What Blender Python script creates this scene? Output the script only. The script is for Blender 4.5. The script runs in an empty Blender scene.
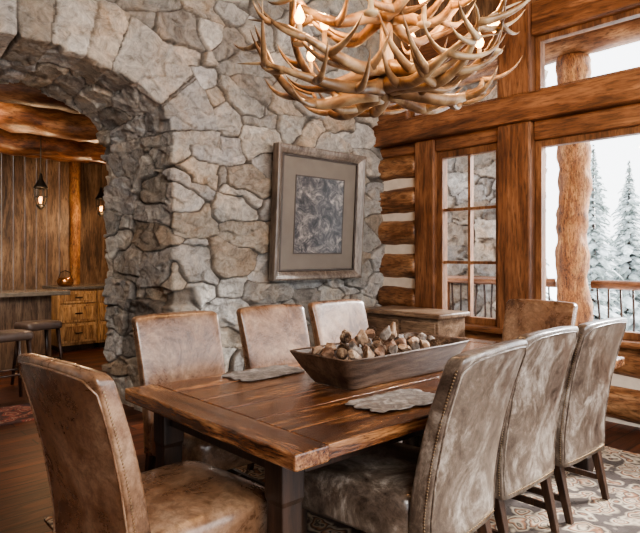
import bpy, bmesh, math, random
import numpy as np
from mathutils import Vector, Matrix, noise
from mathutils.kdtree import KDTree
PI=math.pi
random.seed(7)
COL=bpy.context.scene.collection

# ------------------------------------------------------------------ helpers
class MB:
    def __init__(s): s.v=[]; s.f=[]
    def add(s,vs,fs):
        o=len(s.v); s.v+= [tuple(p) for p in vs]; s.f+=[tuple(i+o for i in f) for f in fs]; return s
    def box(s,x0,x1,y0,y1,z0,z1,M=None):
        vs=[Vector((x,y,z)) for x in (x0,x1) for y in (y0,y1) for z in (z0,z1)]
        if M is not None: vs=[M@p for p in vs]
        return s.add(vs,[(0,1,3,2),(4,6,7,5),(0,4,5,1),(2,3,7,6),(0,2,6,4),(1,5,7,3)])
    def loft(s,rings,cap0=True,cap1=True):
        n=len(rings[0]); vs=[p for r in rings for p in r]; fs=[]
        for i in range(len(rings)-1):
            for j in range(n):
                k=(j+1)%n
                fs.append((i*n+j,i*n+k,(i+1)*n+k,(i+1)*n+j))
        if cap0: fs.append(tuple(range(n-1,-1,-1)))
        if cap1: fs.append(tuple((len(rings)-1)*n+j for j in range(n)))
        return s.add(vs,fs)
    def tube(s,pts,radii,n=10,rough=0,seed=0):
        pts=[Vector(p) for p in pts]
        if not hasattr(radii,'__len__'): radii=[radii]*len(pts)
        t=(pts[1]-pts[0]).normalized()
        a=Vector((0,0,1)) if abs(t.z)<.9 else Vector((1,0,0))
        u=t.cross(a).normalized(); rings=[]
        for i,p in enumerate(pts):
            if i==0: d=pts[1]-pts[0]
            elif i==len(pts)-1: d=pts[-1]-pts[-2]
            else: d=pts[i+1]-pts[i-1]
            d.normalize(); u=(u-d*u.dot(d)).normalized(); w=d.cross(u)
            ring=[]
            for j in range(n):
                an=2*PI*j/n; dr=u*math.cos(an)+w*math.sin(an); r=radii[i]
                if rough: 
                    q=p+dr*r
                    r*=1+rough*noise.noise(q*3.1+Vector((seed,0,0)))+rough*.5*noise.noise(q*9+Vector((0,seed,0)))
                ring.append(p+dr*r)
            rings.append(ring)
        return s.loft(rings)
    def log(s,p0,p1,r,n=20,step=.12,rough=.12,seed=0):
        p0=Vector(p0);p1=Vector(p1);L=(p1-p0).length;m=max(2,int(L/step))
        pts=[p0.lerp(p1,i/m) for i in range(m+1)]
        rr=[r]*(m+1); rr[0]=r*.94; rr[-1]=r*.94
        return s.tube(pts,rr,n,rough,seed)
    def lathe(s,prof,n=20,c=(0,0,0)):
        rings=[[(c[0]+r*math.cos(2*PI*j/n),c[1]+r*math.sin(2*PI*j/n),c[2]+z) for j in range(n)] for r,z in prof]
        return s.loft(rings)
    def build(s,name,mat,parent=None,smooth=False,bevel=0,label=None):
        me=bpy.data.meshes.new(name); me.from_pydata(s.v,[],s.f); me.update()
        bm=bmesh.new(); bm.from_mesh(me); bmesh.ops.recalc_face_normals(bm,faces=bm.faces); bm.to_mesh(me); bm.free()
        if smooth: me.polygons.foreach_set('use_smooth',[True]*len(me.polygons))
        me.materials.append(mat)
        o=bpy.data.objects.new(name,me); COL.objects.link(o)
        if parent: o.parent=parent
        if bevel:
            b=o.modifiers.new('bevel','BEVEL'); b.width=bevel; b.segments=2; b.limit_method='ANGLE'; b.angle_limit=.6
        if label: o['label']=label
        return o
def rrect(w,d,z,cx=0,cy=0,e=.3,n=36):
    out=[]
    for j in range(n):
        a=2*PI*(j+.5)/n; c=math.cos(a); q=math.sin(a)
        out.append(Vector((cx+w/2*math.copysign(abs(c)**e,c),cy+d/2*math.copysign(abs(q)**e,q),z)))
    return out
def thing(name,label,cat,loc=(0,0,0),rz=0,group=None):
    o=bpy.data.objects.new(name,None); COL.objects.link(o); o.empty_display_size=.1
    o.location=loc; o.rotation_euler=(0,0,rz); o['label']=label; o['category']=cat
    if group: o['group']=group
    return o
def tag(o,label,cat,group=None,kind=None):
    o['label']=label; o['category']=cat
    if group: o['group']=group
    if kind: o['kind']=kind
    return o
def st(o,label=None):
    o['kind']='structure'
    if label: o['label']=label
    return o
def copy_tree(o,parent=None):
    c=o.copy(); COL.objects.link(c); c.parent=parent
    for ch in o.children: copy_tree(ch,c)
    return c

# ------------------------------------------------------------------ materials
def new_mat(name):
    m=bpy.data.materials.new(name); m.use_nodes=True; nt=m.node_tree
    return m,nt,nt.nodes['Principled BSDF']
def N(nt,t,**k):
    n=nt.nodes.new(t)
    for a,b in k.items():
        if a in n.inputs: n.inputs[a].default_value=b
        else: setattr(n,a,b)
    return n
def ramp(nt,fac,stops,interp='LINEAR'):
    r=nt.nodes.new('ShaderNodeValToRGB'); r.color_ramp.interpolation=interp
    el=r.color_ramp.elements
    while len(el)<len(stops): el.new(.5)
    for e,(p,c) in zip(el,stops): e.position=p; e.color=(*c,1)
    nt.links.new(fac,r.inputs[0]); return r.outputs[0]
def coords(nt,scale=(1,1,1),rnd=True,rot=(0,0,0)):
    tc=N(nt,'ShaderNodeTexCoord'); mp=N(nt,'ShaderNodeMapping'); mp.inputs['Scale'].default_value=scale; mp.inputs['Rotation'].default_value=rot
    src=tc.outputs['Object']
    if rnd:
        oi=N(nt,'ShaderNodeObjectInfo'); ml=N(nt,'ShaderNodeMath',operation='MULTIPLY'); ml.inputs[1].default_value=13.7
        nt.links.new(oi.outputs['Random'],ml.inputs[0])
        va=N(nt,'ShaderNodeVectorMath',operation='ADD'); nt.links.new(src,va.inputs[0]); nt.links.new(ml.outputs[0],va.inputs[1]); src=va.outputs[0]
    nt.links.new(src,mp.inputs['Vector']); return mp.outputs[0]
def ns(nt,vec,scale,detail=6,dist=0,rough=.55):
    n=N(nt,'ShaderNodeTexNoise'); n.inputs['Scale'].default_value=scale; n.inputs['Detail'].default_value=detail
    n.inputs['Distortion'].default_value=dist; n.inputs['Roughness'].default_value=rough
    nt.links.new(vec,n.inputs['Vector']); return n.outputs['Fac']
def mul(nt,a,b,fac=1,mode='MULTIPLY'):
    m=N(nt,'ShaderNodeMix',data_type='RGBA',blend_type=mode); m.inputs[0].default_value=fac
    nt.links.new(a,m.inputs[6]); nt.links.new(b,m.inputs[7]); return m.outputs[2]
def bump(nt,bs,h,strength,dist=.01):
    b=N(nt,'ShaderNodeBump'); b.inputs['Strength'].default_value=strength; b.inputs['Distance'].default_value=dist
    nt.links.new(h,b.inputs['Height']); nt.links.new(b.outputs[0],bs.inputs['Normal'])
def wood(name,dk,md,lt,axis='X',scale=6,rough=.45,bs_=.3,rnd=True,stretch=.12,coat=0,plank=0,gd=.42):
    m,nt,bs=new_mat(name); sc={'X':(stretch,1,1),'Y':(1,stretch,1),'Z':(1,1,stretch)}[axis]
    v=coords(nt,sc,rnd); tone=None
    if plank:   # each board of the mesh gets its own tone and grain offset
        tc=N(nt,'ShaderNodeTexCoord'); sx=N(nt,'ShaderNodeSeparateXYZ'); nt.links.new(tc.outputs['Object'],sx.inputs[0])
        dv=N(nt,'ShaderNodeMath',operation='DIVIDE'); nt.links.new(sx.outputs[1],dv.inputs[0]); dv.inputs[1].default_value=plank
        fl=N(nt,'ShaderNodeMath',operation='FLOOR'); nt.links.new(dv.outputs[0],fl.inputs[0])
        wn=N(nt,'ShaderNodeTexWhiteNoise',noise_dimensions='1D'); nt.links.new(fl.outputs[0],wn.inputs['W'])
        ml=N(nt,'ShaderNodeVectorMath',operation='SCALE'); nt.links.new(wn.outputs['Color'],ml.inputs[0]); ml.inputs['Scale'].default_value=9
        va=N(nt,'ShaderNodeVectorMath',operation='ADD'); nt.links.new(v,va.inputs[0]); nt.links.new(ml.outputs[0],va.inputs[1]); v=va.outputs[0]
        tone=ramp(nt,wn.outputs['Value'],[(0,(.68,.64,.6)),(1,(1.25,1.2,1.15))])
    a=ns(nt,v,scale,9,2.2,.62)
    c=ramp(nt,a,[(.3,dk),(.47,md),(.66,lt)])
    f=ns(nt,v,scale*13,7,.5,.65); g=ramp(nt,f,[(.36,(gd,gd*.92,gd*.86)),(.54,(1.12,1.12,1.12))])
    k=N(nt,'ShaderNodeTexNoise'); k.inputs['Scale'].default_value=2.2; k.inputs['Detail'].default_value=3
    nt.links.new(coords(nt,(1,1,1),rnd),k.inputs['Vector'])
    kk=ramp(nt,k.outputs['Fac'],[(.35,(.62,.57,.53)),(.6,(1,1,1))])
    vo=N(nt,'ShaderNodeTexVoronoi'); vo.inputs['Scale'].default_value=2.8
    sc2={'X':(.45,1,1),'Y':(1,.45,1),'Z':(1,1,.45)}[axis]; nt.links.new(coords(nt,sc2,rnd),vo.inputs['Vector'])
    kn=ramp(nt,vo.outputs['Distance'],[(.02,(.12,.08,.06)),(.10,(1,1,1))])
    x=mul(nt,mul(nt,mul(nt,c,g),kk),kn)
    if tone: x=mul(nt,x,tone)
    nt.links.new(x,bs.inputs['Base Color']); bs.inputs['Roughness'].default_value=rough
    bs.inputs['Coat Weight'].default_value=coat; bs.inputs['Coat Roughness'].default_value=.15
    bump(nt,bs,f,bs_,.006); return m
def leather(name,c1,c2,c3,rough=.4,sc=4.2,st_=(1,1,1)):
    m,nt,bs=new_mat(name); v=coords(nt,st_)
    a=ns(nt,v,sc,14,.8,.76); c=ramp(nt,a,[(.36,c1),(.5,c2),(.64,c3)])
    b=ns(nt,v,26,12,.5,.8); g=ramp(nt,b,[(.40,(.62,.585,.55)),(.56,(1.1,1.1,1.1))])
    vo=N(nt,'ShaderNodeTexVoronoi',feature='DISTANCE_TO_EDGE'); vo.inputs['Scale'].default_value=70; nt.links.new(coords(nt),vo.inputs['Vector'])
    nt.links.new(mul(nt,c,g),bs.inputs['Base Color'])
    r=N(nt,'ShaderNodeMapRange'); nt.links.new(a,r.inputs[0]); r.inputs[3].default_value=rough-.06; r.inputs[4].default_value=rough+.1
    nt.links.new(r.outputs[0],bs.inputs['Roughness']); bs.inputs['Coat Weight'].default_value=.45; bs.inputs['Coat Roughness'].default_value=.2
    w=ns(nt,coords(nt),4.5,4,1.4,.45); b1=N(nt,'ShaderNodeBump'); b1.inputs['Strength'].default_value=.25; b1.inputs['Distance'].default_value=.012
    nt.links.new(w,b1.inputs['Height']); b2=N(nt,'ShaderNodeBump'); b2.inputs['Strength'].default_value=.06; b2.inputs['Distance'].default_value=.003
    nt.links.new(vo.outputs['Distance'],b2.inputs['Height']); nt.links.new(b1.outputs[0],b2.inputs['Normal']); nt.links.new(b2.outputs[0],bs.inputs['Normal']); return m
def plain(name,c,rough=.5,metal=0,var=.2,scale=12,b=.1,emit=None,es=0):
    m,nt,bs=new_mat(name); a=ns(nt,coords(nt),scale,5)
    lo=tuple(x*(1-var) for x in c); hi=tuple(min(1,x*(1+var)) for x in c)
    nt.links.new(ramp(nt,a,[(.3,lo),(.7,hi)]),bs.inputs['Base Color'])
    bs.inputs['Roughness'].default_value=rough; bs.inputs['Metallic'].default_value=metal
    if b: bump(nt,bs,a,b,.005)
    if emit: bs.inputs['Emission Color'].default_value=(*emit,1); bs.inputs['Emission Strength'].default_value=es
    return m
M={}
T0,T1,V0,V1=1.22,3.95,1.47,2.74
PLW=(V1-V0)/6
M['table']=wood('table_wood',(.022,.009,.005),(.17,.066,.026),(.52,.27,.12),'X',8,.19,.6,rnd=False,coat=.6,plank=PLW,gd=.30)
M['tabley']=wood('table_wood_cross',(.022,.009,.005),(.15,.058,.023),(.44,.225,.10),'Y',8,.2,.6,rnd=False,coat=.5,gd=.30)
M['tablez']=wood('table_leg_wood_shaded',(.008,.004,.003),(.022,.010,.005),(.045,.02,.011),'Z',5,.5,.3)  # shadow under the table is put into this near-black tone
M['legwood']=wood('dark_leg_wood',(.010,.005,.004),(.038,.019,.011),(.08,.037,.02),'Z',8,.35,.15)
M['beam']=wood('beam_wood',(.06,.024,.011),(.20,.085,.036),(.34,.165,.078),'Y',4,.42,.3,rnd=False,gd=.5)
M['post']=wood('post_wood',(.055,.022,.010),(.185,.078,.033),(.32,.155,.072),'Z',4,.42,.3,rnd=False,gd=.5)
M['logy']=wood('log_wood',(.07,.028,.013),(.24,.112,.050),(.43,.25,.13),'Y',4,.42,.5,rnd=False,stretch=.2)
M['logx']=wood('log_wood_x',(.035,.012,.006),(.16,.06,.024),(.34,.165,.075),'X',4,.38,.6,rnd=False,stretch=.2)
M['logz']=wood('log_wood_z',(.08,.028,.010),(.30,.125,.042),(.48,.26,.10),'Z',6,.7,.9,rnd=False,stretch=.22,gd=.25)
M['plank']=wood('plank_wood',(.06,.034,.019),(.165,.097,.055),(.30,.20,.122),'Z',5,.5,.3)
M['cab']=wood('cabinet_wood',(.25,.11,.042),(.50,.28,.12),(.64,.40,.2),'Z',5,.4,.2)
M['chest']=wood('chest_wood',(.06,.036,.023),(.2,.13,.085),(.33,.24,.165),'Y',6,.35,.3)
M['bowl']=wood('bowl_wood',(.025,.014,.010),(.08,.048,.032),(.16,.108,.076),'X',6,.45,.4)
M['brown']=leather('brown_leather',(.058,.028,.016),(.175,.095,.053),(.30,.20,.13),.26,3.0)
M['taupe']=leather('taupe_leather',(.040,.028,.022),(.118,.090,.070),(.34,.30,.26),.28,4.4,(1.2,1.2,.85))
M['nail']=plain('nail_brass',(.32,.23,.14),.35,1,.2,30,0)
M['darkmetal']=plain('dark_metal',(.03,.025,.02),.45,.8,.2,20,.05)
M['darkseat']=plain('dark_seat',(.07,.047,.037),.4)
M['darktop']=plain('counter_stone',(.14,.12,.10),.2,0,.3,14,.02)
M['chink']=plain('chinking',(.62,.56,.48),.85,0,.12,8,.3)
M['snow']=plain('snow',(.85,.88,.92),.8,0,.04,1,.1)
M['frame']=wood('frame_wood',(.085,.068,.054),(.17,.145,.12),(.30,.26,.225),'Z',8,.3,.3,gd=.6)
M['mat']=plain('art_mat',(.155,.132,.108),.7,0,.1,5,.05)
M['liner']=plain('art_liner',(.08,.065,.056),.4,.5)
M['sash']=wood('sash_wood',(.07,.028,.012),(.19,.085,.036),(.30,.155,.072),'Z',6,.5,.2,gd=.6)
M['bulb']=plain('bulb_glow',(1,.7,.4),.4,0,.02,5,0,(1,.43,.11),13)
M['lantern']=plain('lantern_glow',(1,.6,.3),.4,0,.02,5,0,(1,.42,.1),4)
M['sleeve']=plain('candle_sleeve',(.5,.36,.2),.6)
def glassm():
    m=bpy.data.materials.new('window_glass'); m.use_nodes=True; nt=m.node_tree; nt.nodes.clear()
    o=N(nt,'ShaderNodeOutputMaterial'); t=N(nt,'ShaderNodeBsdfTransparent'); g=N(nt,'ShaderNodeBsdfGlossy'); g.inputs['Roughness'].default_value=.02
    f=N(nt,'ShaderNodeFresnel'); mx=N(nt,'ShaderNodeMixShader'); f.inputs[0].default_value=1.2
    nt.links.new(f.outputs[0],mx.inputs[0]); nt.links.new(t.outputs[0],mx.inputs[1]); nt.links.new(g.outputs[0],mx.inputs[2]); nt.links.new(mx.outputs[0],o.inputs[0]); return m
M['glass']=glassm()
def antlerm():
    m,nt,bs=new_mat('antler'); v=coords(nt); a=ns(nt,v,5,7,.8,.6); c=ramp(nt,a,[(.32,(.06,.03,.014)),(.48,(.20,.115,.055)),(.64,(.42,.30,.17))])
    b=ns(nt,v,60,4); nt.links.new(c,bs.inputs['Base Color']); bs.inputs['Roughness'].default_value=.33; bump(nt,bs,b,.3,.004); return m
M['antler']=antlerm()
def stonem():
    m,nt,bs=new_mat('rubble_stone'); at=N(nt,'ShaderNodeAttribute',attribute_name='Col')
    v=coords(nt,(1,1,1),False); a=ns(nt,v,9,14,1.0,.8); g=ramp(nt,a,[(.34,(.45,.44,.425)),(.47,(.95,.945,.94)),(.6,(1.4,1.39,1.37))])
    b=ns(nt,v,2.6,6,1.2); o=ramp(nt,b,[(.46,(1,1,1)),(.7,(1.10,.97,.84))])
    nt.links.new(mul(nt,mul(nt,at.outputs['Color'],g),o),bs.inputs['Base Color']); bs.inputs['Roughness'].default_value=.68
    f=ns(nt,v,14,15,.8,.82); bump(nt,bs,f,1.0,.055); return m
M['stone']=stonem()
def rockm(name,c1,c2,c3):
    m,nt,bs=new_mat(name); v=coords(nt); a=ns(nt,v,18,6,1); nt.links.new(ramp(nt,a,[(.3,c1),(.5,c2),(.66,c3)]),bs.inputs['Base Color'])
    bs.inputs['Roughness'].default_value=.85; bs.inputs['Specular IOR Level'].default_value=.25; bump(nt,bs,ns(nt,v,60,5),.6,.006); return m
M['rock1']=rockm('rock_tan',(.10,.058,.033),(.28,.18,.115),(.50,.38,.28))
M['rock2']=rockm('rock_grey',(.07,.055,.046),(.18,.145,.12),(.37,.32,.275))
M['rock3']=rockm('rock_brown',(.045,.023,.014),(.14,.075,.045),(.32,.20,.135))
M['cone']=rockm('pinecone',(.035,.02,.012),(.12,.07,.042),(.28,.19,.12))
def floorm():
    m,nt,bs=new_mat('floor_planks'); v=coords(nt,(1,1,1),False)
    b=N(nt,'ShaderNodeTexBrick'); nt.links.new(v,b.inputs['Vector'])
    for k,x in {'Color1':(.115,.038,.017,1),'Color2':(.035,.012,.007,1),'Mortar':(.004,.002,.0015,1),'Scale':1,'Mortar Size':.006,'Brick Width':1.4,'Row Height':.15,'Bias':.0}.items(): b.inputs[k].default_value=x
    g=ns(nt,coords(nt,(.15,1,1),False),13,9,1.6,.65); gg=ramp(nt,g,[(.34,(.38,.35,.33)),(.64,(1.6,1.5,1.4))])
    nt.links.new(mul(nt,b.outputs['Color'],gg),bs.inputs['Base Color']); bs.inputs['Roughness'].default_value=.42; bs.inputs['Specular IOR Level'].default_value=.35; bump(nt,bs,g,.3,.006); return m
M['floor']=floorm()
def rugm(name,base,dark,acc,fc=.75):
    m,nt,bs=new_mat(name); v=coords(nt,(1,1,1),False)
    nz=N(nt,'ShaderNodeTexNoise'); nz.inputs['Scale'].default_value=5; nt.links.new(v,nz.inputs['Vector'])
    va=N(nt,'ShaderNodeMix',data_type='RGBA',blend_type='LINEAR_LIGHT'); va.inputs[0].default_value=.14
    nt.links.new(v,va.inputs[6]); nt.links.new(nz.outputs['Color'],va.inputs[7]); vv=va.outputs[2]
    vo=N(nt,'ShaderNodeTexVoronoi',feature='F1'); vo.inputs['Scale'].default_value=8
    nt.links.new(vv,vo.inputs['Vector'])
    a=ramp(nt,vo.outputs['Distance'],[(0,acc),(.13,base),(.22,dark),(.28,base),(.36,acc),(.42,dark),(.48,base),(.62,dark)])
    w=N(nt,'ShaderNodeTexVoronoi',feature='F1'); w.inputs['Scale'].default_value=30; nt.links.new(vv,w.inputs['Vector'])
    c=ramp(nt,w.outputs['Distance'],[(.1,tuple(x*1.8 for x in dark)),(.28,(1,1,1))])
    x=mul(nt,a,c,fc); f=ns(nt,v,6,8,.5,.7); 
    x=mul(nt,x,ramp(nt,f,[(.4,(.66,.62,.58)),(.6,(1,1,1))]))
    nt.links.new(x,bs.inputs['Base Color']); bs.inputs['Roughness'].default_value=.95; bump(nt,bs,ns(nt,v,150,3),.5,.004); return m
M['rug']=rugm('patterned_rug',(.62,.52,.39),(.09,.068,.058),(.38,.18,.09))
M['redrug']=rugm('red_rug',(.34,.09,.06),(.08,.04,.035),(.42,.28,.2))
def artm():
    m,nt,bs=new_mat('art_print'); v=coords(nt,(1,1,1),False); a=ns(nt,v,7,9,1.0,.75)
    nt.links.new(ramp(nt,a,[(.40,(.012,.012,.014)),(.49,(.055,.052,.053)),(.56,(.15,.135,.125)),(.66,(.36,.31,.27))]),bs.inputs['Base Color']); bs.inputs['Roughness'].default_value=.3; return m
M['art']=artm()
def clothm():
    m,nt,bs=new_mat('grey_hide'); v=coords(nt); a=ns(nt,v,14,8,1.5,.7)
    nt.links.new(ramp(nt,a,[(.3,(.05,.042,.038)),(.5,(.16,.14,.125)),(.7,(.38,.35,.32))]),bs.inputs['Base Color']); bs.inputs['Roughness'].default_value=.6; bump(nt,bs,a,.6,.01); return m
M['hide']=clothm()
def firm():
    m,nt,bs=new_mat('snowy_hazy_fir'); ge=N(nt,'ShaderNodeNewGeometry'); sx=N(nt,'ShaderNodeSeparateXYZ'); nt.links.new(ge.outputs['Normal'],sx.inputs[0])
    ab=N(nt,'ShaderNodeMath',operation='ABSOLUTE'); nt.links.new(sx.outputs[2],ab.inputs[0])
    n=ns(nt,coords(nt,(1,1,1)),4,7); ad=N(nt,'ShaderNodeMath',operation='MULTIPLY'); nt.links.new(ab.outputs[0],ad.inputs[0]); nt.links.new(n,ad.inputs[1])
    nt.links.new(ramp(nt,ad.outputs[0],[(.24,(.20,.235,.215)),(.48,(.64,.68,.68))]),bs.inputs['Base Color']); bs.inputs['Roughness'].default_value=.9; return m  # snow on the flatter faces; outdoor haze mixed into both tones
M['fir']=firm()

# ------------------------------------------------------------------ camera
H=1.407
cam=bpy.data.cameras.new('camera'); co=bpy.data.objects.new('camera',cam); COL.objects.link(co)
co.location=(0,0,H); co.rotation_euler=(PI/2,0,math.radians(-42.3)); cam.lens=33.13; cam.sensor_width=36; cam.shift_y=-11.5/640
cam.clip_end=300
bpy.context.scene.camera=co

# ------------------------------------------------------------------ stone wall
PAL=[(.43,.41,.38),(.50,.48,.44),(.34,.325,.30),(.46,.41,.345),(.375,.335,.285),(.44,.435,.425),(.28,.26,.235),(.56,.535,.49),(.39,.33,.265),(.46,.445,.42)]
PW_=4.5
def l3(d): return (abs(d.x)**PW_+abs(d.y)**PW_+abs(d.z)**PW_)**(1/PW_)
class Seeds:
    def __init__(s,lo,hi,sp,r,drop=.12,jit=.46,sc=(1,1,1),offr=1):
        s.seeds=[];s.meta=[]; s.sc=Vector(sc)
        z=lo[2];row=0
        while z<hi[2]:
            x=lo[0]+(row%2)*sp[0]/2
            while x<hi[0]:
                y=lo[1]+(row%3)*sp[1]/3
                while y<hi[1]:
                    if r.random()>drop:
                        reps=[(0,0)] if r.random()>.28 or not drop else [(-.24,.2),(.24,-.2)]
                        for ax,az in reps:
                            s.seeds.append(Vector((x+(ax+r.uniform(-jit,jit))*sp[0],y+r.uniform(-jit,jit)*sp[1],z+(az+r.uniform(-jit,jit))*sp[2])))
                            c=r.choice(PAL); k=r.uniform(.76,1.12)
                            s.meta.append((r.uniform(-.016,.020)*offr,Vector((r.uniform(-.18,.18),r.uniform(-.18,.18),r.uniform(-.18,.18)))*offr,tuple(q*k for q in c)))
                    y+=sp[1]
                x+=sp[0]
            z+=sp[2];row+=1
        s.kd=KDTree(len(s.seeds))
        for i,p in enumerate(s.seeds): s.kd.insert(Vector((p.x*s.sc.x,p.y*s.sc.y,p.z*s.sc.z)),i)
        s.kd.balance()
    def look(s,q0):
        q=Vector((q0.x*s.sc.x,q0.y*s.sc.y,q0.z*s.sc.z))
        r=[(l3(q-Vector(a)),i) for a,i,_ in s.kd.find_n(q,7)]; r.sort()
        return (r[1][0]-r[0][0])*.5, r[0][1]
class Stones:
    def __init__(s,lo,hi,sp=(.47,.47,.28),seed=1,ring=None):
        r=random.Random(seed); s.A=Seeds(lo,hi,sp,r,sc=(.68,.68,1.12)); s.ring=ring
        if ring: s.B=Seeds((-1,4.25,.18),(9,6.0,.3),(.24,.5,.6),r,0,.2,(1.4,.6,.2),.6)
    def ev(s,p,n):
        w=noise.noise_vector(p*2.4)*.008+noise.noise_vector(p*13)*.011
        q=p+w; src=s.A; qq=q; ej=9
        if s.ring:
            t=s.ring(q)
            if t:
                arc,d,inr=t
                rw=.44+.05*noise.noise(Vector((arc*3,0,0)))
                if inr:
                    ej=abs(d-rw)*.9
                    if d<rw: src=s.B; qq=Vector((arc,q.y,d))
        e,i=src.look(qq); e=min(e,ej)
        off,tilt,c=src.meta[i]
        k=min(1,max(0,(e-.0006)/.005)); k=k*k*(3-2*k)
        h=k*(.032+off+max(-.026,min(.026,tilt.dot(qq-src.seeds[i]))))
        f=Vector((p.x*4.6,p.y*4.6,p.z*8))+w*9
        D,Pt=noise.voronoi(f); tv=noise.noise_vector(Pt[0]*3.71)
        h+=k*(.07*max(-.3,min(.3,tv.dot(f-Pt[0])))+.012*tv.x)
        h+=k*(.004*noise.noise(p*11)+.0055*noise.noise(p*27)+.0055*noise.noise(p*55))
        cr=1+.2*tv.y
        mort=(.12,.106,.092)
        return p+n*h,tuple(m*(1-k)+x*k*cr for m,x in zip(mort,c))
def color_mesh(name,grids,S,normf):
    vs=[];fs=[];cols=[]
    for g in grids:
        o=len(vs);R=len(g);C=len(g[0])
        for row in g:
            for (p,n) in row:
                p2,c=S.ev(Vector(p),normf(Vector(p),Vector(n))); vs.append(p2); cols.append((*c,1))
        for i in range(R-1):
            for j in range(C-1):
                a=o+i*C+j; fs.append((a,a+1,a+C+1,a+C))
    me=bpy.data.meshes.new(name); me.from_pydata(vs,[],fs); me.update()
    at=me.color_attributes.new('Col','FLOAT_COLOR','POINT')
    at.data.foreach_set('color',np.array(cols,dtype=np.float32).ravel())
    bm=bmesh.new(); bm.from_mesh(me); bmesh.ops.remove_doubles(bm,verts=bm.verts,dist=.0006); bmesh.ops.recalc_face_normals(bm,faces=bm.faces); bm.to_mesh(me); bm.free()
    me.polygons.foreach_set('use_smooth',[True]*len(me.polygons)); me.materials.append(M['stone'])
    o=bpy.data.objects.new(name,me); COL.objects.link(o); return o
VS=4.6; UR=2.49; UC=1.30; A=UR-UC; SPR=2.42; B=.60; VB=5.6; UW=5.1; TOP=4.7
NP,NA,NL=270,260,60
def archf(th,k=0):
    a=A-.17*k; b=B-.08*k
    return UC+a*math.cos(th), SPR+b*math.sin(th)
curve=[]
for i in range(NP): curve.append((UR,SPR*i/NP,(-1,0)))
for i in range(NA+1):
    th=PI*i/NA; u,z=archf(th); nx,nz=-math.cos(th)/A,-math.sin(th)/B; l=math.hypot(nx,nz); curve.append((u,z,(nx/l,nz/l)))
for i in range(1,NL+1): curve.append((UC-A,SPR*(1-i/NL),(1,0)))
arc=[0]
for i in range(1,len(curve)): arc.append(arc[-1]+math.hypot(curve[i][0]-curve[i-1][0],curve[i][1]-curve[i-1][1]))
ck=KDTree(len(curve))
for i,c in enumerate(curve): ck.insert((c[0],VS,c[1]),i)
ck.balance()
def nf(p,n):
    r=ck.find(p)
    if r[2]<.12:
        c=curve[r[1]][2]; w=math.exp(-(r[2]/.011))
        return n.lerp(Vector((c[0],-1,c[1])).normalized()*1.38,w)
    return n
def ringf(q):
    r=ck.find(Vector((q.x,VS,q.z))); i=r[1]
    c=curve[i]; d=(q.x-c[0])*(-c[2][0])+(q.z-c[1])*(-c[2][1])
    return arc[i],max(0,d),(NP-6<i<NP+NA+6)
S1=Stones((-2.2,4.2,-.3),(5.5,6.0,TOP+.3),ring=ringf)
F=(0,-1,0)
def zl(j,n1,n2): return SPR*j/n1 if j<=n1 else SPR+(TOP-SPR)*(j-n1)/n2
gA=[[((UR+(UW+.1-UR)*(i/300),VS,zl(j,NP,250)),F) for j in range(NP+251)] for i in range(301)]
gB=[]
for i in range(NA+1):
    u,z=archf(PI*i/NA); gB.append([((u,VS,z+(TOP-z)*j/200),F) for j in range(201)])
gC=[[((-1.8+(UC-A+1.8)*i/50,VS,zl(j,NL,200)),F) for j in range(NL+201)] for i in range(51)]
NS=105
def srow(fr,bk,n): return [((fr[0]+(bk[0]-fr[0])*t/NS,VS+(VB-VS)*t/NS,fr[1]+(bk[1]-fr[1])*t/NS),n) for t in range(NS+1)]
gS=[]
for i in range(NP): z=SPR*i/NP; gS.append(srow((UR,z),(UR-.17,z),(-1,0,0)))
for i in range(NA+1):
    th=PI*i/NA; nx,nz=-math.cos(th)/A,-math.sin(th)/B; l=math.hypot(nx,nz); gS.append(srow(archf(th),archf(th,1),(nx/l,0,nz/l)))
for i in range(1,NL+1): z=SPR*(1-i/NL); gS.append(srow((UC-A,z),(UC-A+.17,z),(1,0,0)))
st(color_mesh('wall_back',[gA,gB,gC,gS],S1,nf),'light grey rubble stone wall with a wide arch')

# ------------------------------------------------------------------ floor, ceiling
st(MB().box(-3,5.3,-3,12,-.15,0).build('floor',M['floor']),'dark reddish plank floor')
st(MB().box(-3,5.6,-3,VS+.1,TOP,TOP+.15).build('ceiling',M['plank']))  # out of view; put in to keep sky light from above out
st(MB().box(-2.2,-2.05,-3,VS+.1,0,TOP).build('wall_front',M['chest']),'unseen wooden wall behind the camera, added to block sky light')  # unseen; added so sky light from behind doesn't outweigh the windows
rug=MB().box(1.02,4.44,.3,3.30,.001,.011).build('area_rug',M['rug'],bevel=.003); tag(rug,'cream, brown and rust patterned area rug under the dining table','rug')
rr=MB().box(.45,1.74,5.35,5.95,.001,.01).build('area_rug',M['redrug']); tag(rr,'small red patterned runner rug in the stone archway','rug')

# ------------------------------------------------------------------ window wall
W=MB(); Cn=MB()
zs=[.17,.54,.91,1.28,1.66,2.02,2.40]
for i,z in enumerate(zs): W.log((UW+.13,4.06,z),(UW+.13,4.62,z),.155,24,.05,.12,i)
for i,z in enumerate(zs[:2]): W.log((UW+.13,-1.5,z),(UW+.13,4.06,z),.155,24,.12,.1,i+20)
wl=st(W.build('wall_right',M['logy'],smooth=True),'stacked peeled log wall with white chinking')
Cn.box(UW+.06,UW+.22,4.06,4.60,0,2.45); Cn.box(UW+.06,UW+.22,-1.5,4.06,0,.66)
Cn.build('chinking',M['chink'],wl)
def beamobj(n,x0,x1,y0,y1,z0,z1,mat,lab): return st(MB().box(x0,x1,y0,y1,z0,z1).build(n,M[mat],bevel=.018),lab)
beamobj('trim_1',UW-.10,UW+.28,-1.5,4.66,2.64,2.89,'beam','long horizontal timber beam above the windows')
beamobj('trim_2',UW-.06,UW+.24,2.69,3.03,.64,2.64,'post','broad timber post between the two windows')
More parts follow.
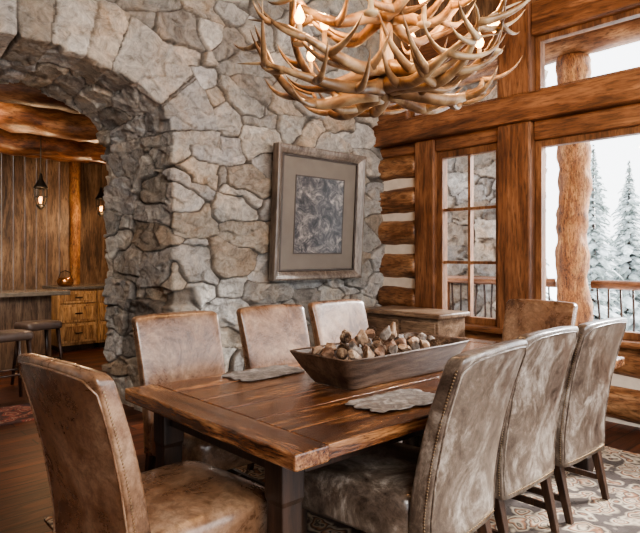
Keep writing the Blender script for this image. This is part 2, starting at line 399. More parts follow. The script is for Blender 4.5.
beamobj('trim_3',UW-.06,UW+.24,2.69,3.03,2.89,TOP,'post','broad timber post between the transom windows')
beamobj('trim_4',UW-.02,UW+.24,3.80,4.06,.70,2.64,'post','timber casing beside the log wall')
beamobj('trim_5',UW-.06,UW+.24,-.1,.2,.64,2.64,'post','timber post at the near end of the window wall')
beamobj('trim_6',UW-.05,UW+.26,-1.5,2.69,3.42,3.72,'beam','upper horizontal beam over the transom')
beamobj('trim_7',UW-.05,UW+.26,3.03,4.6,3.42,3.72,'beam','upper horizontal beam near the stone wall')
beamobj('trim_8',UW-.09,UW+.2,-1.5,4.06,.655,.71,'beam','window sill of brown timber')
beamobj('trim_9',UW+.0,UW+.22,.2,2.69,2.46,2.64,'beam','timber header of the large window')
beamobj('trim_10',UW+.0,UW+.22,3.03,3.80,2.50,2.64,'beam','timber header of the small window')
beamobj('trim_11',UW-.04,UW+.24,4.15,4.6,2.89,3.42,'beam','dark timber block in the corner above the log wall')
beamobj('trim_17',UW+.02,UW+.24,4.06,4.6,2.52,2.64,'beam','short board between the beam and the log ends')
st(MB().box(UW+.05,UW+.2,-1.5,4.66,3.72,TOP).build('wall_gable',M['plank']))
def window(n,v0,v1,z0,z1,nv,nh,fw,fmat,lab):
    m=MB(); x0,x1=UW+.04,UW+.13
    m.box(x0,x1,v0,v0+fw,z0,z1).box(x0,x1,v1-fw,v1,z0,z1).box(x0,x1,v0+fw,v1-fw,z0,z0+fw).box(x0,x1,v0+fw,v1-fw,z1-fw,z1)
    o=st(m.build(n,M[fmat],bevel=.004),lab)
    if nv or nh:
        k=MB()
        for i in range(1,nv+1):
            y=v0+fw+(v1-v0-2*fw)*i/(nv+1); k.box(x0+.02,x1-.01,y-.014,y+.014,z0+fw,z1-fw)
        for i in range(1,nh+1):
            z=z0+fw+(z1-z0-2*fw)*i/(nh+1); k.box(x0+.021,x1-.011,v0+fw,v1-fw,z-.014,z+.014)
        k.build('muntins',M[fmat],o)
    MB().box(x0+.04,x0+.046,v0+fw,v1-fw,z0+fw,z1-fw).build('glass_pane',M['glass'],o)
window('window_1',3.03,3.80,.71,2.50,1,2,.07,'sash','small window of six panes beside the log wall')
window('window_2',.2,2.69,.71,2.46,0,0,.06,'sash','large picture window looking onto snowy trees')
window('window_3',.2,2.69,2.89,3.42,0,0,.05,'sash','transom window over the large window')
window('window_4',3.03,4.15,2.89,3.42,0,0,.05,'sash','transom window next to the stone wall')

# ------------------------------------------------------------------ outside
st(MB().box(5.35,7.5,-4,7,-.2,-.06).build('deck_floor',M['snow']))
st(MB().box(7.5,90,-50,70,-2.7,-2.5).build('ground',M['snow']))
pf=thing('porch_frame','thick peeled log porch post with beam and eave outside the large window','porch',(7.1,3.22,-.06))
MB().log((0,0,0),(0,0,3.87),.185,30,.05,.26,5).build('post',M['logz'],pf,smooth=True)
MB().log((0,-7.2,4.04),(0,1.98,4.04),.17,18,.2,.1,8).build('beam',M['logy'],pf,smooth=True)
MB().box(-.7,.75,-7.3,2.1,4.24,4.34).build('eave',M['post'],pf)
S2=Stones((6.9,3.6,-.6),(8.6,6.4,4.6),(.5,.5,.3),seed=5)
def pn(p,n):
    w=math.exp(-(math.hypot(p.x-7.35,p.y-4.1)/.015)); return n.lerp(Vector((-1,-1,0)).normalized()*1.3,w)
g1=[[((7.35,4.1+1.7*i/90,-.06+4.1*j/190),(-1,0,0)) for j in range(191)] for i in range(91)]
g2=[[((7.35+.7*i/30,4.1,-.06+4.1*j/190),(0,-1,0)) for j in range(191)] for i in range(31)]
tag(color_mesh('stone_pillar',[g1,g2],S2,pn),'rubble stone pillar outside the small window','pillar')
r_=random.Random(3)
for (a,b,posts,lab) in ((-3.8,3.0,(-3.7,0.0),'rustic log deck railing with thin branch balusters outside the large window'),(3.44,5.2,(5.1,),'short rustic log railing seen through the small window of six panes')):
    rl=thing('deck_railing',lab,'railing',(7.1,0,-.06))
    MB().log((0,a,1.12),(0,b,1.12),.055,10,.2,.2,1).build('top_rail',M['beam'],rl,smooth=True)
    MB().log((0,a,.28),(0,b,.28),.045,10,.2,.2,2).build('bottom_rail',M['beam'],rl,smooth=True)
    for y in posts: MB().log((0,y,0),(0,y,1.08),.07,12,.2,.1,3).build('rail_post',M['post'],rl,smooth=True)
    yy=a+.1
    while yy<b-.03:
        if all(abs(yy-q)>.1 for q in posts):
            MB().tube([(0,yy,.29),(r_.uniform(-.02,.02),yy+r_.uniform(-.04,.04),.7),(0,yy+r_.uniform(-.02,.02),1.1)],[.016,.013,.012],7).build('baluster',M['legwood'],rl,smooth=True)
        yy+=.13
def fir(loc,h,R,seed,label):
    r=random.Random(seed); t=thing('fir_tree',label,'tree',loc,r.uniform(0,6),'snowy fir trees beyond the deck')
    MB().tube([(0,0,0),(0,0,h*.98)],[h*.02,.01],8).build('trunk',M['legwood'],t,smooth=True)
    m=MB(); nb=int(h*80)
    for i in range(nb):
        q=(i/nb)**.8; z=h*(.06+.93*q)+r.uniform(-.05,.05); rad=(R*(1-q)**.9+.04)*(.85+.2*math.sin(q*23+seed))
        a=i*2.39996+r.uniform(-.4,.4); L_=rad*r.uniform(.45,1.15); d=Vector((math.cos(a),math.sin(a),0)); sd=Vector((-d.y,d.x,0))
        w=L_*r.uniform(.12,.19)+.025; dz=-L_*r.uniform(.15,.5)
        pts=[]
        for k,(tt,ww) in enumerate([(0,.2),(.25,.8),(.45,.7),(.65,1),(.85,.55),(1,.05)]):
            c=d*L_*tt+Vector((0,0,z+dz*tt*tt+.08*L_*math.sin(tt*3)+r.uniform(-.02,.02)))
            e=sd*w*ww*r.uniform(.5,1.4)
            pts+= [c-e-Vector((0,0,w*.4)),c,c+e-Vector((0,0,w*.4))]
        fs=[]
        for k in range(5):
            b=k*3; fs+=[(b,b+1,b+4,b+3),(b+1,b+2,b+5,b+4)]
        m.add(pts,fs)
    m.build('foliage',M['fir'],t)
    return t
fir((15,6.3,-2.5),6.7,1.2,1,'tallest snowy fir just right of the log porch post')
fir((19.5,7.1,-2.5),6.9,1.6,2,'snowy fir at the right edge of the large window')
fir((30,12.6,-2.5),8.8,2.2,4,'far pale snowy fir between the two nearer firs')
fir((25.5,9.4,-2.5),7.0,2.0,6,'far pale snowy fir at the right')
fir((25,13.8,-2.5),7.6,1.9,9,'distant pale snowy fir behind the porch post')

# ------------------------------------------------------------------ chairs
def make_chair(name,label,hide,seatmat,group):
    t=thing(name,label,'chair',(0,0,0),0,group)
    HT=1.042; Wb=.51; Wt=.55; CR=.012; BW=.014
    def yc(z): 
        k=max(0,(z-.42)/(HT-.42)); return -.238-.06*k-.08*k*k
    def sec(z,w,T,cr=0):
        out=[]
        for p in rrect(w,T,z,0,0,.24,48):
            q=1-(2*p.x/Wt)**2
            out.append(Vector((p.x,p.y+yc(z)-BW*q,z+cr*q)))
        return out
    rings=[]
    for i in range(17):
        z=.29+(HT-.032-.29)*i/16; k=(z-.29)/(HT-.29); rings.append(sec(z,Wb+(Wt-Wb)*k,.095-.027*k,CR*k**4))
    r=.032
    for i in range(1,7):
        a=PI/2*i/6; z=HT-.032+r*math.sin(a)
        rings.append(sec(z,Wt-2*r*(1-math.cos(a))*1.0,max(.010,.068*math.cos(a)**.45),CR))
    bk=MB().loft(rings).build('backrest',hide,t,smooth=True)
    # welt seam around the edge of the outer face, a sub-part of the backrest
    wp=[]
    for i in range(15):
        z=.31+(HT-.06-.31)*i/14; k=(z-.29)/(HT-.29); wp.append(Vector((-((Wb+(Wt-Wb)*k)/2-.010),yc(z)-.045+.0125*k,z)))
    for i in range(1,12):
        x=-1+2*i/12; q=1-x*x*.96
        wp.append(Vector((x*(Wt/2-.014),yc(HT)-.027-BW*q,HT-.028+.016*q)))
    wp+= [Vector((-p.x,p.y,p.z)) for p in reversed(wp[:15])]
    MB().tube(wp,.0038,6).build('welt_seam',hide,bk,smooth=True)
    def nail(nb,p,d):
        u=d.cross(Vector((0,0,1))); u.normalize(); w=d.cross(u)
        nb.loft([[p+(u*math.cos(a)+w*math.sin(a))*.0045 for a in [k*PI/3 for k in range(6)]],[p+d*.0035+(u*math.cos(a)+w*math.sin(a))*.0028 for a in [k*PI/3 for k in range(6)]]],False,True)
    for sx in (-1,1):
        nb=MB()
        for i in range(60):
            z=.31+(HT-.05-.31)*i/59; k=(z-.29)/(HT-.29); w=Wb+(Wt-Wb)*k
            nail(nb,Vector((sx*(w/2-.001),yc(z)-.024+.008*k,z)),Vector((sx,-.1,0)).normalized())
        nb.build('nailhead_trim',M['nail'],t)
    nb=MB()
    for i in range(30):
        x=-.22+.44*i/29; nail(nb,Vector((x,yc(.31)-.047-BW*(1-(2*x/Wt)**2),.31)),Vector((0,-1,0)))
    nb.build('nailhead_trim',M['nail'],t)
    rs=[]; 
    for z,k in [(.315,.99),(.33,1.0),(.38,1.0),(.43,1.0),(.455,.995),(.475,.97),(.488,.92),(.496,.82),(.502,.6),(.505,.3)]:
        rs.append(rrect(.55*k,.55*k,z,0,.05,.3,44))
    MB().loft(rs).build('seat',seatmat,t,smooth=True)
    for sx in (-1,1):
        for fy in (0,1):
            top=Vector((sx*.23,.28 if fy else -.225,.33)); bt=Vector((sx*.227,.285 if fy else -.30,0)); m=MB()
            m.loft([[bt+Vector((a*.016,b*.016,0)) for a,b in ((-1,-1),(1,-1),(1,1),(-1,1))],[top+Vector((a*.024,b*.024,0)) for a,b in ((-1,-1),(1,-1),(1,1),(-1,1))]])
            m.build('leg',M['legwood'],t,bevel=.003)
        MB().box(sx*.227-.011,sx*.227+.011,-.262,.275,.10,.13).build('stretcher',M['legwood'],t,bevel=.002)
    MB().box(-.217,.217,-.02,.003,.105,.125).build('stretcher',M['legwood'],t,bevel=.002)
    return t
G='leather dining chairs around the table'
RZ=.012
cb=make_chair('dining_chair','brown leather dining chair at the near end of the table, in the left foreground',M['brown'],M['brown'],G)
cb.location=(1.06,2.04,RZ); cb.rotation_euler=(0,0,-PI/2+.10); cb.scale=(1.07,1.05,1.0)
cg=make_chair('dining_chair','mottled grey leather chair nearest the camera on the window side',M['taupe'],M['taupe'],G)
cg.location=(1.955,1.67,RZ); cg.rotation_euler=(0,0,.12); cg.scale=(1.06,1.19,1)
for (u,v,rz,src,lab) in [
  (2.64,1.69,.02,cg,'middle of the three mottled grey leather chairs on the window side'),
  (3.25,1.69,0,cg,'mottled grey leather chair on the window side, farthest from the foreground'),
  (1.74,2.82,PI,cb,'brown leather chair on the stone wall side nearest the archway'),
  (2.47,2.84,PI,cb,'middle of the three brown leather chairs on the stone wall side'),
  (3.12,2.87,PI,cb,'brown leather chair on the stone wall side farthest from the archway'),
  (3.90,2.19,PI/2,cb,'brown leather chair at the far end of the table before the post')]:
    c=copy_tree(src); c.location=(u,v,RZ); c.rotation_euler=(0,0,rz); c['label']=lab; c.scale=(1,1,1)

# ------------------------------------------------------------------ table
tb=thing('dining_table','large rustic plank dining table with heavy legs','table',((T0+T1)/2,(V0+V1)/2,RZ))
L=(T1-T0)/2; Wd=(V1-V0)/2; ZT=.748; TH=.055
def rough_board(m,x0,x1,y0,y1,z0,z1,seed,along='x'):
    n=26; rings=[]
    for i in range(n+1):
        t=i/n
        if along=='x':
            x=x0+(x1-x0)*t; a=.0025*noise.noise(Vector((x*5,seed,0))); b=.0025*noise.noise(Vector((x*5,seed,9))); c=.0018*noise.noise(Vector((x*4,seed,4)))
            rings.append([(x,y0+.0012+a,z0),(x,y1-.0012+b,z0),(x,y1-.0012+b,z1+c),(x,y0+.0012+a,z1+c)])
        else:
            y=y0+(y1-y0)*t; a=.006*noise.noise(Vector((y*6,seed,0))); c=.0018*noise.noise(Vector((y*4,seed,4)))
            rings.append([(x0+a,y,z0),(x1,y,z0),(x1,y,z1+c),(x0+a,y,z1+c)])
    m.loft(rings)
m=MB(); npl=6; pw=2*Wd/npl
for i in range(npl): rough_board(m,-L+.16,L-.16,-Wd+i*pw,-Wd+(i+1)*pw,ZT-TH,ZT-.0015,i*3.3)
m.build('tabletop',M['table'],tb,bevel=.0035)
for s in (-1,1):
    m=MB(); rough_board(m,s*L,s*(L-.157),-Wd-.008,Wd+.008,ZT-TH-.004,ZT,20+s,'y'); m.build('breadboard_end',M['tabley'],tb,bevel=.008)
    MB().box(-L+.18,L-.18,min(s*(Wd-.15),s*(Wd-.19)),max(s*(Wd-.15),s*(Wd-.19)),ZT-TH-.09,ZT-TH-.004).build('apron',M['tablez'],tb,bevel=.004)
    MB().box(min(s*(L-.10),s*(L-.14)),max(s*(L-.10),s*(L-.14)),-Wd+.26,Wd-.26,ZT-TH-.09,ZT-TH-.004).build('apron',M['tablez'],tb,bevel=.004)
    for q in (-1,1):
        cx,cy=s*(L-.125),q*(Wd-.20)
        m=MB()
        m.loft([rrect(w,w,z,cx,cy,.16,24) for z,w in [(0,.09),(.03,.10),(.1,.10),(.12,.088),(.3,.092),(.5,.096),(.52,.108),(ZT-TH-.005,.108)]])
        m.build('leg',M['tablez'],tb,bevel=.0)
def placemat(u,v,rz,label,seed):
    m=MB(); n1,n2=28,18; vs=[];fs=[]
    for i in range(n1+1):
        for j in range(n2+1):
            x=(i/n1-.5)*2; y=(j/n2-.5)*2
            e=1+.16*noise.noise(Vector((x*2.2*abs(y),y*2.2,seed)))+.10*noise.noise(Vector((x*5,y*5,seed+4)))
            h=.008+.006*noise.noise(Vector((x*3,y*3,seed)))
            vs.append((x*.22*e*(1-.1*y*y),y*.125*e*(1-.12*x*x),h))
    for i in range(n1):
        for j in range(n2):
            a=i*(n2+1)+j; fs.append((a,a+1,a+n2+2,a+n2+1))
    m.add(vs,fs); o=m.build('placemat',M['hide'],smooth=True); o.location=(u,v,ZT+RZ-.004+.0035); o.rotation_euler=(0,0,rz)
    s=o.modifiers.new('solid','SOLIDIFY'); s.thickness=.003
    tag(o,label,'placemat')
placemat(1.94,2.58,.05,'crumpled grey hide placemat on the stone wall side of the table',1)
placemat(2.0,1.69,-.05,'crumpled grey hide placemat on the window side of the table',7)
bz=ZT+RZ+.002; BU,BV=2.40,2.12
m=MB(); R=[]
for z,l,w in [(0,.80,.29),(.015,.82,.31),(.08,.92,.375),(.135,.995,.43),(.150,1.015,.45),(.155,1.005,.44),(.150,.975,.41),(.10,.925,.37),(.045,.865,.335),(.03,.82,.30)]:
    R.append(rrect(l,w,z,0,0,.14,56))
for r in R:
    for p in r:
        if p.z>.08: p.z+=.008*abs(p.x/.48)**2+.005*noise.noise(p*7)
bw=m.loft(R).build('dough_bowl',M['bowl'],smooth=False,bevel=0); bw.location=(BU,BV,bz); tag(bw,'long dark wooden dough bowl on the table heaped with rocks','bowl')
def rock(r,seed,mat):
    bm=bmesh.new(); bmesh.ops.create_icosphere(bm,subdivisions=3,radius=1)
    rr=random.Random(seed); planes=[(Vector((rr.gauss(0,1),rr.gauss(0,1),rr.gauss(0,1))).normalized(),rr.uniform(.4,.8)) for _ in range(13)]
    ax=[rr.uniform(.8,1.06) for _ in range(3)]
    for v in bm.verts:
        p=v.co.copy()
        for n_,d_ in planes:
            k=p.dot(n_)-d_
            if k>0: p-=n_*k
        p*=1.12+.14*noise.noise(p*3+Vector((seed,0,0)))
        v.co=Vector((p.x*r*ax[0],p.y*r*ax[1],p.z*r*ax[2]))
    me=bpy.data.meshes.new('rock'); bm.to_mesh(me); bm.free(); me.materials.append(mat)
    o=bpy.data.objects.new('rock',me); COL.objects.link(o); return o
def pinecone(r):
    m=MB(); m.tube([(-r*1.2,0,0),(-r*.4,0,0),(r*.5,0,0),(r*1.15,0,0)],[r*.2,r*.6,r*.55,r*.1],8)
    for i in range(64):
        q=i/64; x=-r*1.1+2.25*r*q; rad=r*(.95*math.sin(PI*(q*.82+.14))**.7); a=i*2.39996
        d=Vector((0,math.cos(a),math.sin(a))); s=Vector((0,-d.z,d.y)); b=Vector((x,0,0))+d*rad*.35; tip=Vector((x+r*.22,0,0))+d*rad
        w=r*.24; m.add([b-s*w*.5,b+s*w*.5,tip+s*w,tip-s*w,tip+Vector((r*.08,0,0))],[(0,1,2,3),(3,2,4),(0,3,4),(1,4,2),(0,4,1)])
    return m.build('pinecone',M['cone'])
rd=random.Random(11); idx=0
pos=[]
for i in range(8):
    for j in range(3): pos.append((-.322+.092*i,-.09+.09*j,.080,.043))
for i in range(9):
    for j in range(4): pos.append((-.364+.091*i,-.135+.09*j,.158-.006*max(0,i-6),.043))
for i,(x,y) in enumerate([(-.32,-.02),(-.235,.05),(-.225,-.05),(-.135,.0),(-.04,.055),(-.035,-.045),(.06,.0)]): pos.append((x,y,.232,.044))
cone_at={3,16,25,30,37,43,47,52,56,60,64}
for (x,y,z,r) in pos:
    x+=rd.uniform(-.002,.002); y+=rd.uniform(-.002,.002); r*=(rd.uniform(.82,1.0) if z>.1 else 1)
    if idx in cone_at:
        o=pinecone(r*.76); o.rotation_euler=(rd.uniform(0,6),rd.uniform(-.3,.3),rd.uniform(0,6))
        tag(o,'small dark brown pinecone among the rocks in the wooden bowl','pinecone','pinecones in the dough bowl')
    else:
        k=rd.randrange(3); o=rock(r,idx,[M['rock1'],M['rock2'],M['rock3']][k]); o.rotation_euler=(rd.uniform(-.3,.3),rd.uniform(-.3,.3),rd.uniform(0,6))
        tag(o,['rough tan rock chunk heaped in the wooden bowl','rough grey rock chunk heaped in the wooden bowl','rough brown rock chunk heaped in the wooden bowl'][k],'rock',['tan rocks in the dough bowl','grey rocks in the dough bowl','brown rocks in the dough bowl'][k])
    o.location=(BU+x,BV+y,bz+z-.002); idx+=1

# ------------------------------------------------------------------ framed picture
pc=thing('framed_picture','large square picture in a weathered wood frame hung on the stone wall','picture',(4.04,VS-.085,1.165))
pc.rotation_euler=(math.radians(3.4),0,0)
PW,PH=.60,1.31
def fr(name,x,z0,z1,y0,y1,w,mat,bv=.006):
    m=MB(); m.box(-x,x,y0,y1,z0,z0+w).box(-x,x,y0,y1,z1-w,z1).box(-x,-x+w,y0,y1,z0+w,z1-w).box(x-w,x,y0,y1,z0+w,z1-w)
    return m.build(name,M[mat],pc,bevel=bv)
# mitred, bevelled frame profile swept round the picture
prof=[(0,0),(0,-.085),(.018,-.092),(.045,-.078),(.082,-.05),(.085,0)]
m=MB(); vs=[];fs=[]
for (w,y) in prof:
    vs+=[(-PW+w,y,w),(PW-w,y,w),(PW-w,y,PH-w),(-PW+w,y,PH-w)]
for i in range(len(prof)-1):
    for j in range(4):
        k=(j+1)%4; fs.append((i*4+j,i*4+k,(i+1)*4+k,(i+1)*4+j))
m.add(vs,fs); m.build('frame',M['frame'],pc,bevel=.003)
fr('frame_liner',PW-.085,.085,PH-.085,-.05,-.01,.018,'liner',.003)
MB().box(-PW+.08,PW-.08,-.03,-.008,.08,PH-.08).build('picture_mat',M['mat'],pc)
fr('print_border',.335,.255,1.035,-.036,-.03,.012,'liner',.001)
MB().box(-.325,.325,-.034,-.030,.265,1.025).build('print',M['art'],pc)

# ------------------------------------------------------------------ chest in corner
ch=thing('wooden_chest','weathered wooden chest in the corner below the log wall','chest',(4.76,3.80,.0))
MB().box(-.22,.22,-.46,.46,.08,.80).build('body',M['chest'],ch,bevel=.008)
MB().box(-.26,.25,-.50,.50,.80,.85).build('chest_top',M['chest'],ch,bevel=.012)
for i in (-1,1):
    d=MB().box(-.235,-.221,min(i*.02,i*.43),max(i*.02,i*.43),.14,.76).build('door',M['chest'],ch,bevel=.006)
    MB().lathe([(.004,0),(.014,.004),(.014,.02),(.003,.026)],10,(-.248,i*.06,.5)).build('knob',M['darkmetal'],d)
for a in (-1,1):
    for b in (-1,1): MB().box(a*.19-.03,a*.19+.03,b*.42-.03,b*.42+.03,0,.08).build('foot',M['chest'],ch)

# ------------------------------------------------------------------ chandelier
CU,CV=2.45,2.15
cz=2.20
cd=thing('antler_chandelier','large chandelier of interlocking antlers with candle bulbs above the table','chandelier',(CU,CV,cz))
def antler(phi,R,z0,dip,rise,tw,seed,sc=1,nt=6,r0=.05):
    r=random.Random(seed); m=MB(); bend=r.uniform(-.15,.15); k1=r.uniform(.75,.95)
    def P(t):
        rho=r0+(R-r0)*t**k1; a=phi+tw*t*t+bend*math.sin(t*5)
        return Vector((rho*math.cos(a),rho*math.sin(a),z0-dip*math.sin(PI*min(1,t*1.2))+rise*max(0,t-.3)**1.5/.585))
    n=22; pts=[P(i/n) for i in range(n+1)]
    rad=[(.040-.037*(i/n)**1.3)*sc for i in range(n+1)]; rad[0]*=1.3; rad[1]*=1.1; rad[-1]=.0015
    m.tube(pts,rad,12,.18,seed)
    for k in range(nt):
        t=.18+.70*k/(nt-1)+r.uniform(-.04,.04); b=P(t); a=math.atan2(b.y,b.x); tan=Vector((-math.sin(a),math.cos(a),0))*(1 if (k+seed)%2 else -1)
        out=Vector((math.cos(a),math.sin(a),0)); Lt=r.uniform(.22,.40)*sc*(1.15-.6*abs(t-.35))
        d0=(tan*r.uniform(.5,1)+out*r.uniform(.1,.75)+Vector((0,0,r.uniform(-.35,.3)))).normalized(); up=r.uniform(.35,1.0)
        pp=[b]; q=b.copy()
        for s in range(8):
            w=s/7; dd=(d0*(1-w*.55)+Vector((0,0,1))*w*up).normalized(); q=q+dd*Lt/8; pp.append(q.copy())
        rb=(.029-.013*t)*sc
        m.tube(pp,[rb*(1-(s/8)**1.15)+.001 for s in range(9)],10,.08,seed)
    m.build('antler',M['antler'],cd,smooth=True)
rc=random.Random(81)
for i in range(8):
    antler(2*PI*i/8+.1+rc.uniform(-.12,.12),.80+rc.uniform(-.06,.03),.10+rc.uniform(-.02,.04),.06,rc.choice([.06,.14,.22]),(.5 if i%2 else -.5)*rc.uniform(.6,1.3),i+1,1.0,5)
for i in range(6):
    antler(2*PI*i/6+.4+rc.uniform(-.2,.2),.76+rc.uniform(-.06,.04),.22,.08,rc.choice([.14,.24,.34]),(-.7 if i%2 else .7)*rc.uniform(.6,1.3),i+30,.95,5)
for i in range(5):
    antler(2*PI*i/5+.2,.62,.52,.08,.30,(.8 if i%2 else -.8),i+60,.9,5)
MB().lathe([(.012,.10),(.03,.12),(.045,.2),(.035,.4),(.025,.7),(.02,.95),(.012,1.0)],16).build('hub',M['antler'],cd,smooth=True)
MB().tube([(0,0,.95),(0,0,TOP-cz-.04)],.012,8).build('hanging_rod',M['darkmetal'],cd,smooth=True)
MB().lathe([(.01,-.05),(.07,-.03),(.08,0)],16,(0,0,TOP-cz)).build('ceiling_canopy',M['darkmetal'],cd)
for i in range(9):
    a=2*PI*i/9+.25; rr_=.58 if i%3 else .34; z=(.25 if i%3==1 else .31) if i%3 else .36
    x,y=rr_*math.cos(a),rr_*math.sin(a)
    s=MB().lathe([(.004,-.02),(.032,-.012),(.036,0),(.014,.004),(.013,.085),(.012,.09)],12,(x,y,z)).build('candle_sleeve',M['sleeve'],cd,smooth=True)
    MB().lathe([(.006,.09),(.022,.106),(.027,.126),(.016,.155),(.002,.185)],12,(x,y,z)).build('bulb',M['bulb'],s,smooth=True)
    l=bpy.data.lights.new('bulb_light','POINT'); l.energy=10; l.color=(1,.54,.23); l.shadow_soft_size=.03
    lo=bpy.data.objects.new('bulb_light',l); COL.objects.link(lo); lo.location=(CU+x,CV+y,cz+z+.24)

# ------------------------------------------------------------------ bar room beyond the arch
m=MB(); x=-1.6
rp=random.Random(2)
while x<3.36:
    w=rp.uniform(.13,.19); m.box(x+.004,min(x+w,3.36)-.004,9.5,9.56+rp.uniform(0,.012)-.02,0,3.2); x+=w
st(m.build('wall_bar',M['plank'],bevel=.004),'vertical plank wall beyond the arch')
m=MB(); x=3.36
while x<4.8:
    w=rp.uniform(.13,.19); m.box(x+.003,x+w,10.0,10.05,0,3.2); x+=w
st(m.build('wall_hall',M['plank'],bevel=.004))
st(MB().box(4.75,4.85,5.5,10.1,0,3.2).build('wall_pantry',M['plank']))
st(MB().box(-1.8,-1.7,4.7,9.6,0,3.2).build('wall_left',M['plank']))  # unseen; added to stop daylight flooding the bar room
st(MB().box(-1.8,4.85,VB,10.1,3.2,3.28).build('ceiling_bar',M['plank']))
st(MB().log((3.40,9.5,0),(3.40,9.5,3.2),.085,16,.15,.12,3).build('trim_12',M['logz'],smooth=True),'log post beside the bar wall')
for k,(v,z,r) in enumerate([(6.15,3.02,.15),(7.0,2.92,.17),(8.2,2.86,.16),(9.30,2.98,.13)]):
    st(MB().log((-1.7,v,z),(4.75,v,z),r,28,.09,.3,k*3+1).build('trim_%d'%(13+k),M['logx'],smooth=True),'heavy peeled log ceiling beam beyond the arch, number %d from the arch'%(k+1))
ct=thing('bar_counter','dark bar counter beyond the arch','counter',(1.3,8.0,0))
MB().box(-1.6,1.25,-.05,.25,0,.90).build('body',M['plank'],ct)
MB().box(-1.7,1.4,-.32,.32,.90,.955).build('worktop',M['darktop'],ct,bevel=.01)
for k,(u0,u1,lab) in enumerate([(2.92,3.50,'light wood base cabinet beside the bar counter'),(3.505,4.1,'light wood base cabinet nearest the arch pier')]):
    cbn=thing('base_cabinet',lab,'cabinet',((u0+u1)/2,9.1,0),0,None); w=(u1-u0)/2
    MB().box(-w,w,-.26,.36,.08,.90).build('body',M['cab'],cbn,bevel=.004)
    MB().box(-w+.03,w-.03,-.22,.30,0,.08).build('plinth',M['legwood'],cbn)
    for (a,b) in [(.70,.87),(.42,.68),(.12,.40)]:
        d=MB().box(-w+.03,w-.03,-.285,-.261,a,b).build('drawer',M['cab'],cbn,bevel=.006)
        MB().box(-w+.075,w-.075,-.293,-.286,a+.035,b-.035).build('raised_panel',M['cab'],d,bevel=.005)
        MB().box(-.05,.05,-.312,-.294,(a+b)/2-.007,(a+b)/2+.007).build('handle',M['darkmetal'],d)
wt=MB().box(2.9,4.12,8.80,9.47,.902,.945).build('worktop',M['darktop'],bevel=.006); tag(wt,'dark stone worktop over the light wood cabinets','worktop')
kt=thing('copper_pot','small copper pot on the worktop by the plank wall','pot',(3.1,9.05,.946))
MB().lathe([(.05,0),(.10,.01),(.12,.07),(.10,.12),(.09,.125)],20).build('body',plain('copper',(.5,.24,.1),.25,.9,.1),kt,smooth=True)
MB().tube([(-.1,0,.1),(-.07,0,.2),(0,0,.23),(.07,0,.2),(.1,0,.1)],.007,8).build('handle',M['darkmetal'],kt,smooth=True)
def stool(u,v,rz,lab):
    t=thing('bar_stool',lab,'stool',(u,v,0),rz)
    MB().loft([rrect(.42*k,.34*k,z,0,0,.35,32) for z,k in [(.60,.96),(.62,1),(.655,1),(.675,.94),(.682,.7)]]).build('seat',M['darkseat'],t,smooth=True)
    for a in (-1,1):
        for b in (-1,1):
            MB().tube([(a*.20,b*.17,0),(a*.155,b*.12,.61)],[.016,.022],8).build('leg',M['legwood'],t,smooth=True)
        MB().tube([(a*.185,-.152,.2),(a*.185,.152,.2)],.011,8).build('footrest',M['legwood'],t,smooth=True)
        MB().tube([(-.178,a*.146,.28),(.178,a*.146,.28)],.011,8).build('footrest',M['legwood'],t,smooth=True)
stool(2.06,6.85,.2,'dark bar stool standing before the bar counter, farther from the dining room')
stool(1.56,6.15,.1,'dark bar stool cut by the left edge, nearer the dining room')
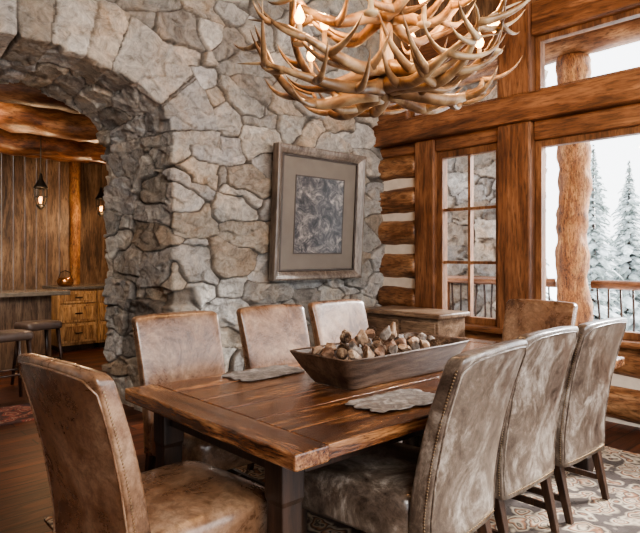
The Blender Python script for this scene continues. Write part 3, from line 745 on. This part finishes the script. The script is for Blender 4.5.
def lantern(u,v,z,ztop,lab,nm):
    t=thing(nm,lab,'lamp',(u,v,z))
    MB().tube([(0,0,.38),(0,0,ztop-z)],.006,6).build('chain',M['darkmetal'],t)
    MB().lathe([(.012,.40),(.02,.37),(.026,.33),(.042,.30),(.062,.265),(.082,.235),(.086,.215),(.076,.21),(.02,.28)],16).build('lamp_shade',M['darkmetal'],t,smooth=True)
    MB().lathe([(.016,-.05),(.03,-.03),(.052,-.01),(.056,.008),(.048,.012)],14).build('base_cup',M['darkmetal'],t,smooth=True)
    for k in range(8):
        a=k*PI/4; MB().tube([(.048*math.cos(a),.048*math.sin(a),0),(.076*math.cos(a),.076*math.sin(a),.10),(.074*math.cos(a),.074*math.sin(a),.225)],.0055,6).build('cage_bar',M['darkmetal'],t)
    MB().tube([(.077*math.cos(k*PI/8),.077*math.sin(k*PI/8),.11) for k in range(17)],.0055,6).build('cage_ring',M['darkmetal'],t)
    MB().lathe([(.015,.03),(.024,.05),(.026,.09),(.012,.12)],14).build('candle_globe',M['lantern'],t,smooth=True)
    l=bpy.data.lights.new('lantern_light','POINT'); l.energy=26; l.color=(1,.66,.38); l.shadow_soft_size=.06
    lo=bpy.data.objects.new('lantern_light',l); COL.objects.link(lo); lo.location=(u,v-.25,z-.1)
lantern(2.36,7.75,2.02,3.2,'dark metal caged pendant lantern above the bar counter','pendant_lantern')
lantern(3.62,9.0,2.05,3.2,'dark metal caged lantern hanging by the hall, near the arch pier','pendant_lantern')

# ------------------------------------------------------------------ lighting
def area(loc,tgt,size,e,c):
    l=bpy.data.lights.new('fill_light','AREA'); l.energy=e; l.color=c; l.size=size
    o=bpy.data.objects.new('fill_light',l); COL.objects.link(o); o.location=loc
    o.rotation_euler=(Vector(tgt)-Vector(loc)).to_track_quat('-Z','Y').to_euler()
area((1.0,6.6,2.7),(2.2,9,.8),.9,55,(1,.83,.64))  # added fill to brighten the bar room, no fixture here
area((.2,-1.8,4.0),(2.6,4.2,1.6),2.0,200,(1,.95,.88))  # added soft fill from behind the camera, no fixture here
sn=bpy.data.lights.new('sun','SUN'); sn.energy=11; sn.angle=.25; sn.color=(1,.97,.94)
so=bpy.data.objects.new('sun',sn); COL.objects.link(so); so.rotation_euler=Vector((-1,.35,-.55)).to_track_quat('-Z','Y').to_euler()
w=bpy.data.worlds.new('world'); bpy.context.scene.world=w; w.use_nodes=True; nt=w.node_tree; bg=nt.nodes['Background']
tc=N(nt,'ShaderNodeTexCoord'); sx=N(nt,'ShaderNodeSeparateXYZ'); nt.links.new(tc.outputs['Generated'],sx.inputs[0])
nt.links.new(ramp(nt,sx.outputs[2],[(0,(.94,.95,.96)),(.5,(.88,.93,1.0))]),bg.inputs[0]); bg.inputs[1].default_value=3.6
bpy.context.scene.view_settings.look='AgX - Medium High Contrast'
bpy.context.scene.view_settings.exposure=.33
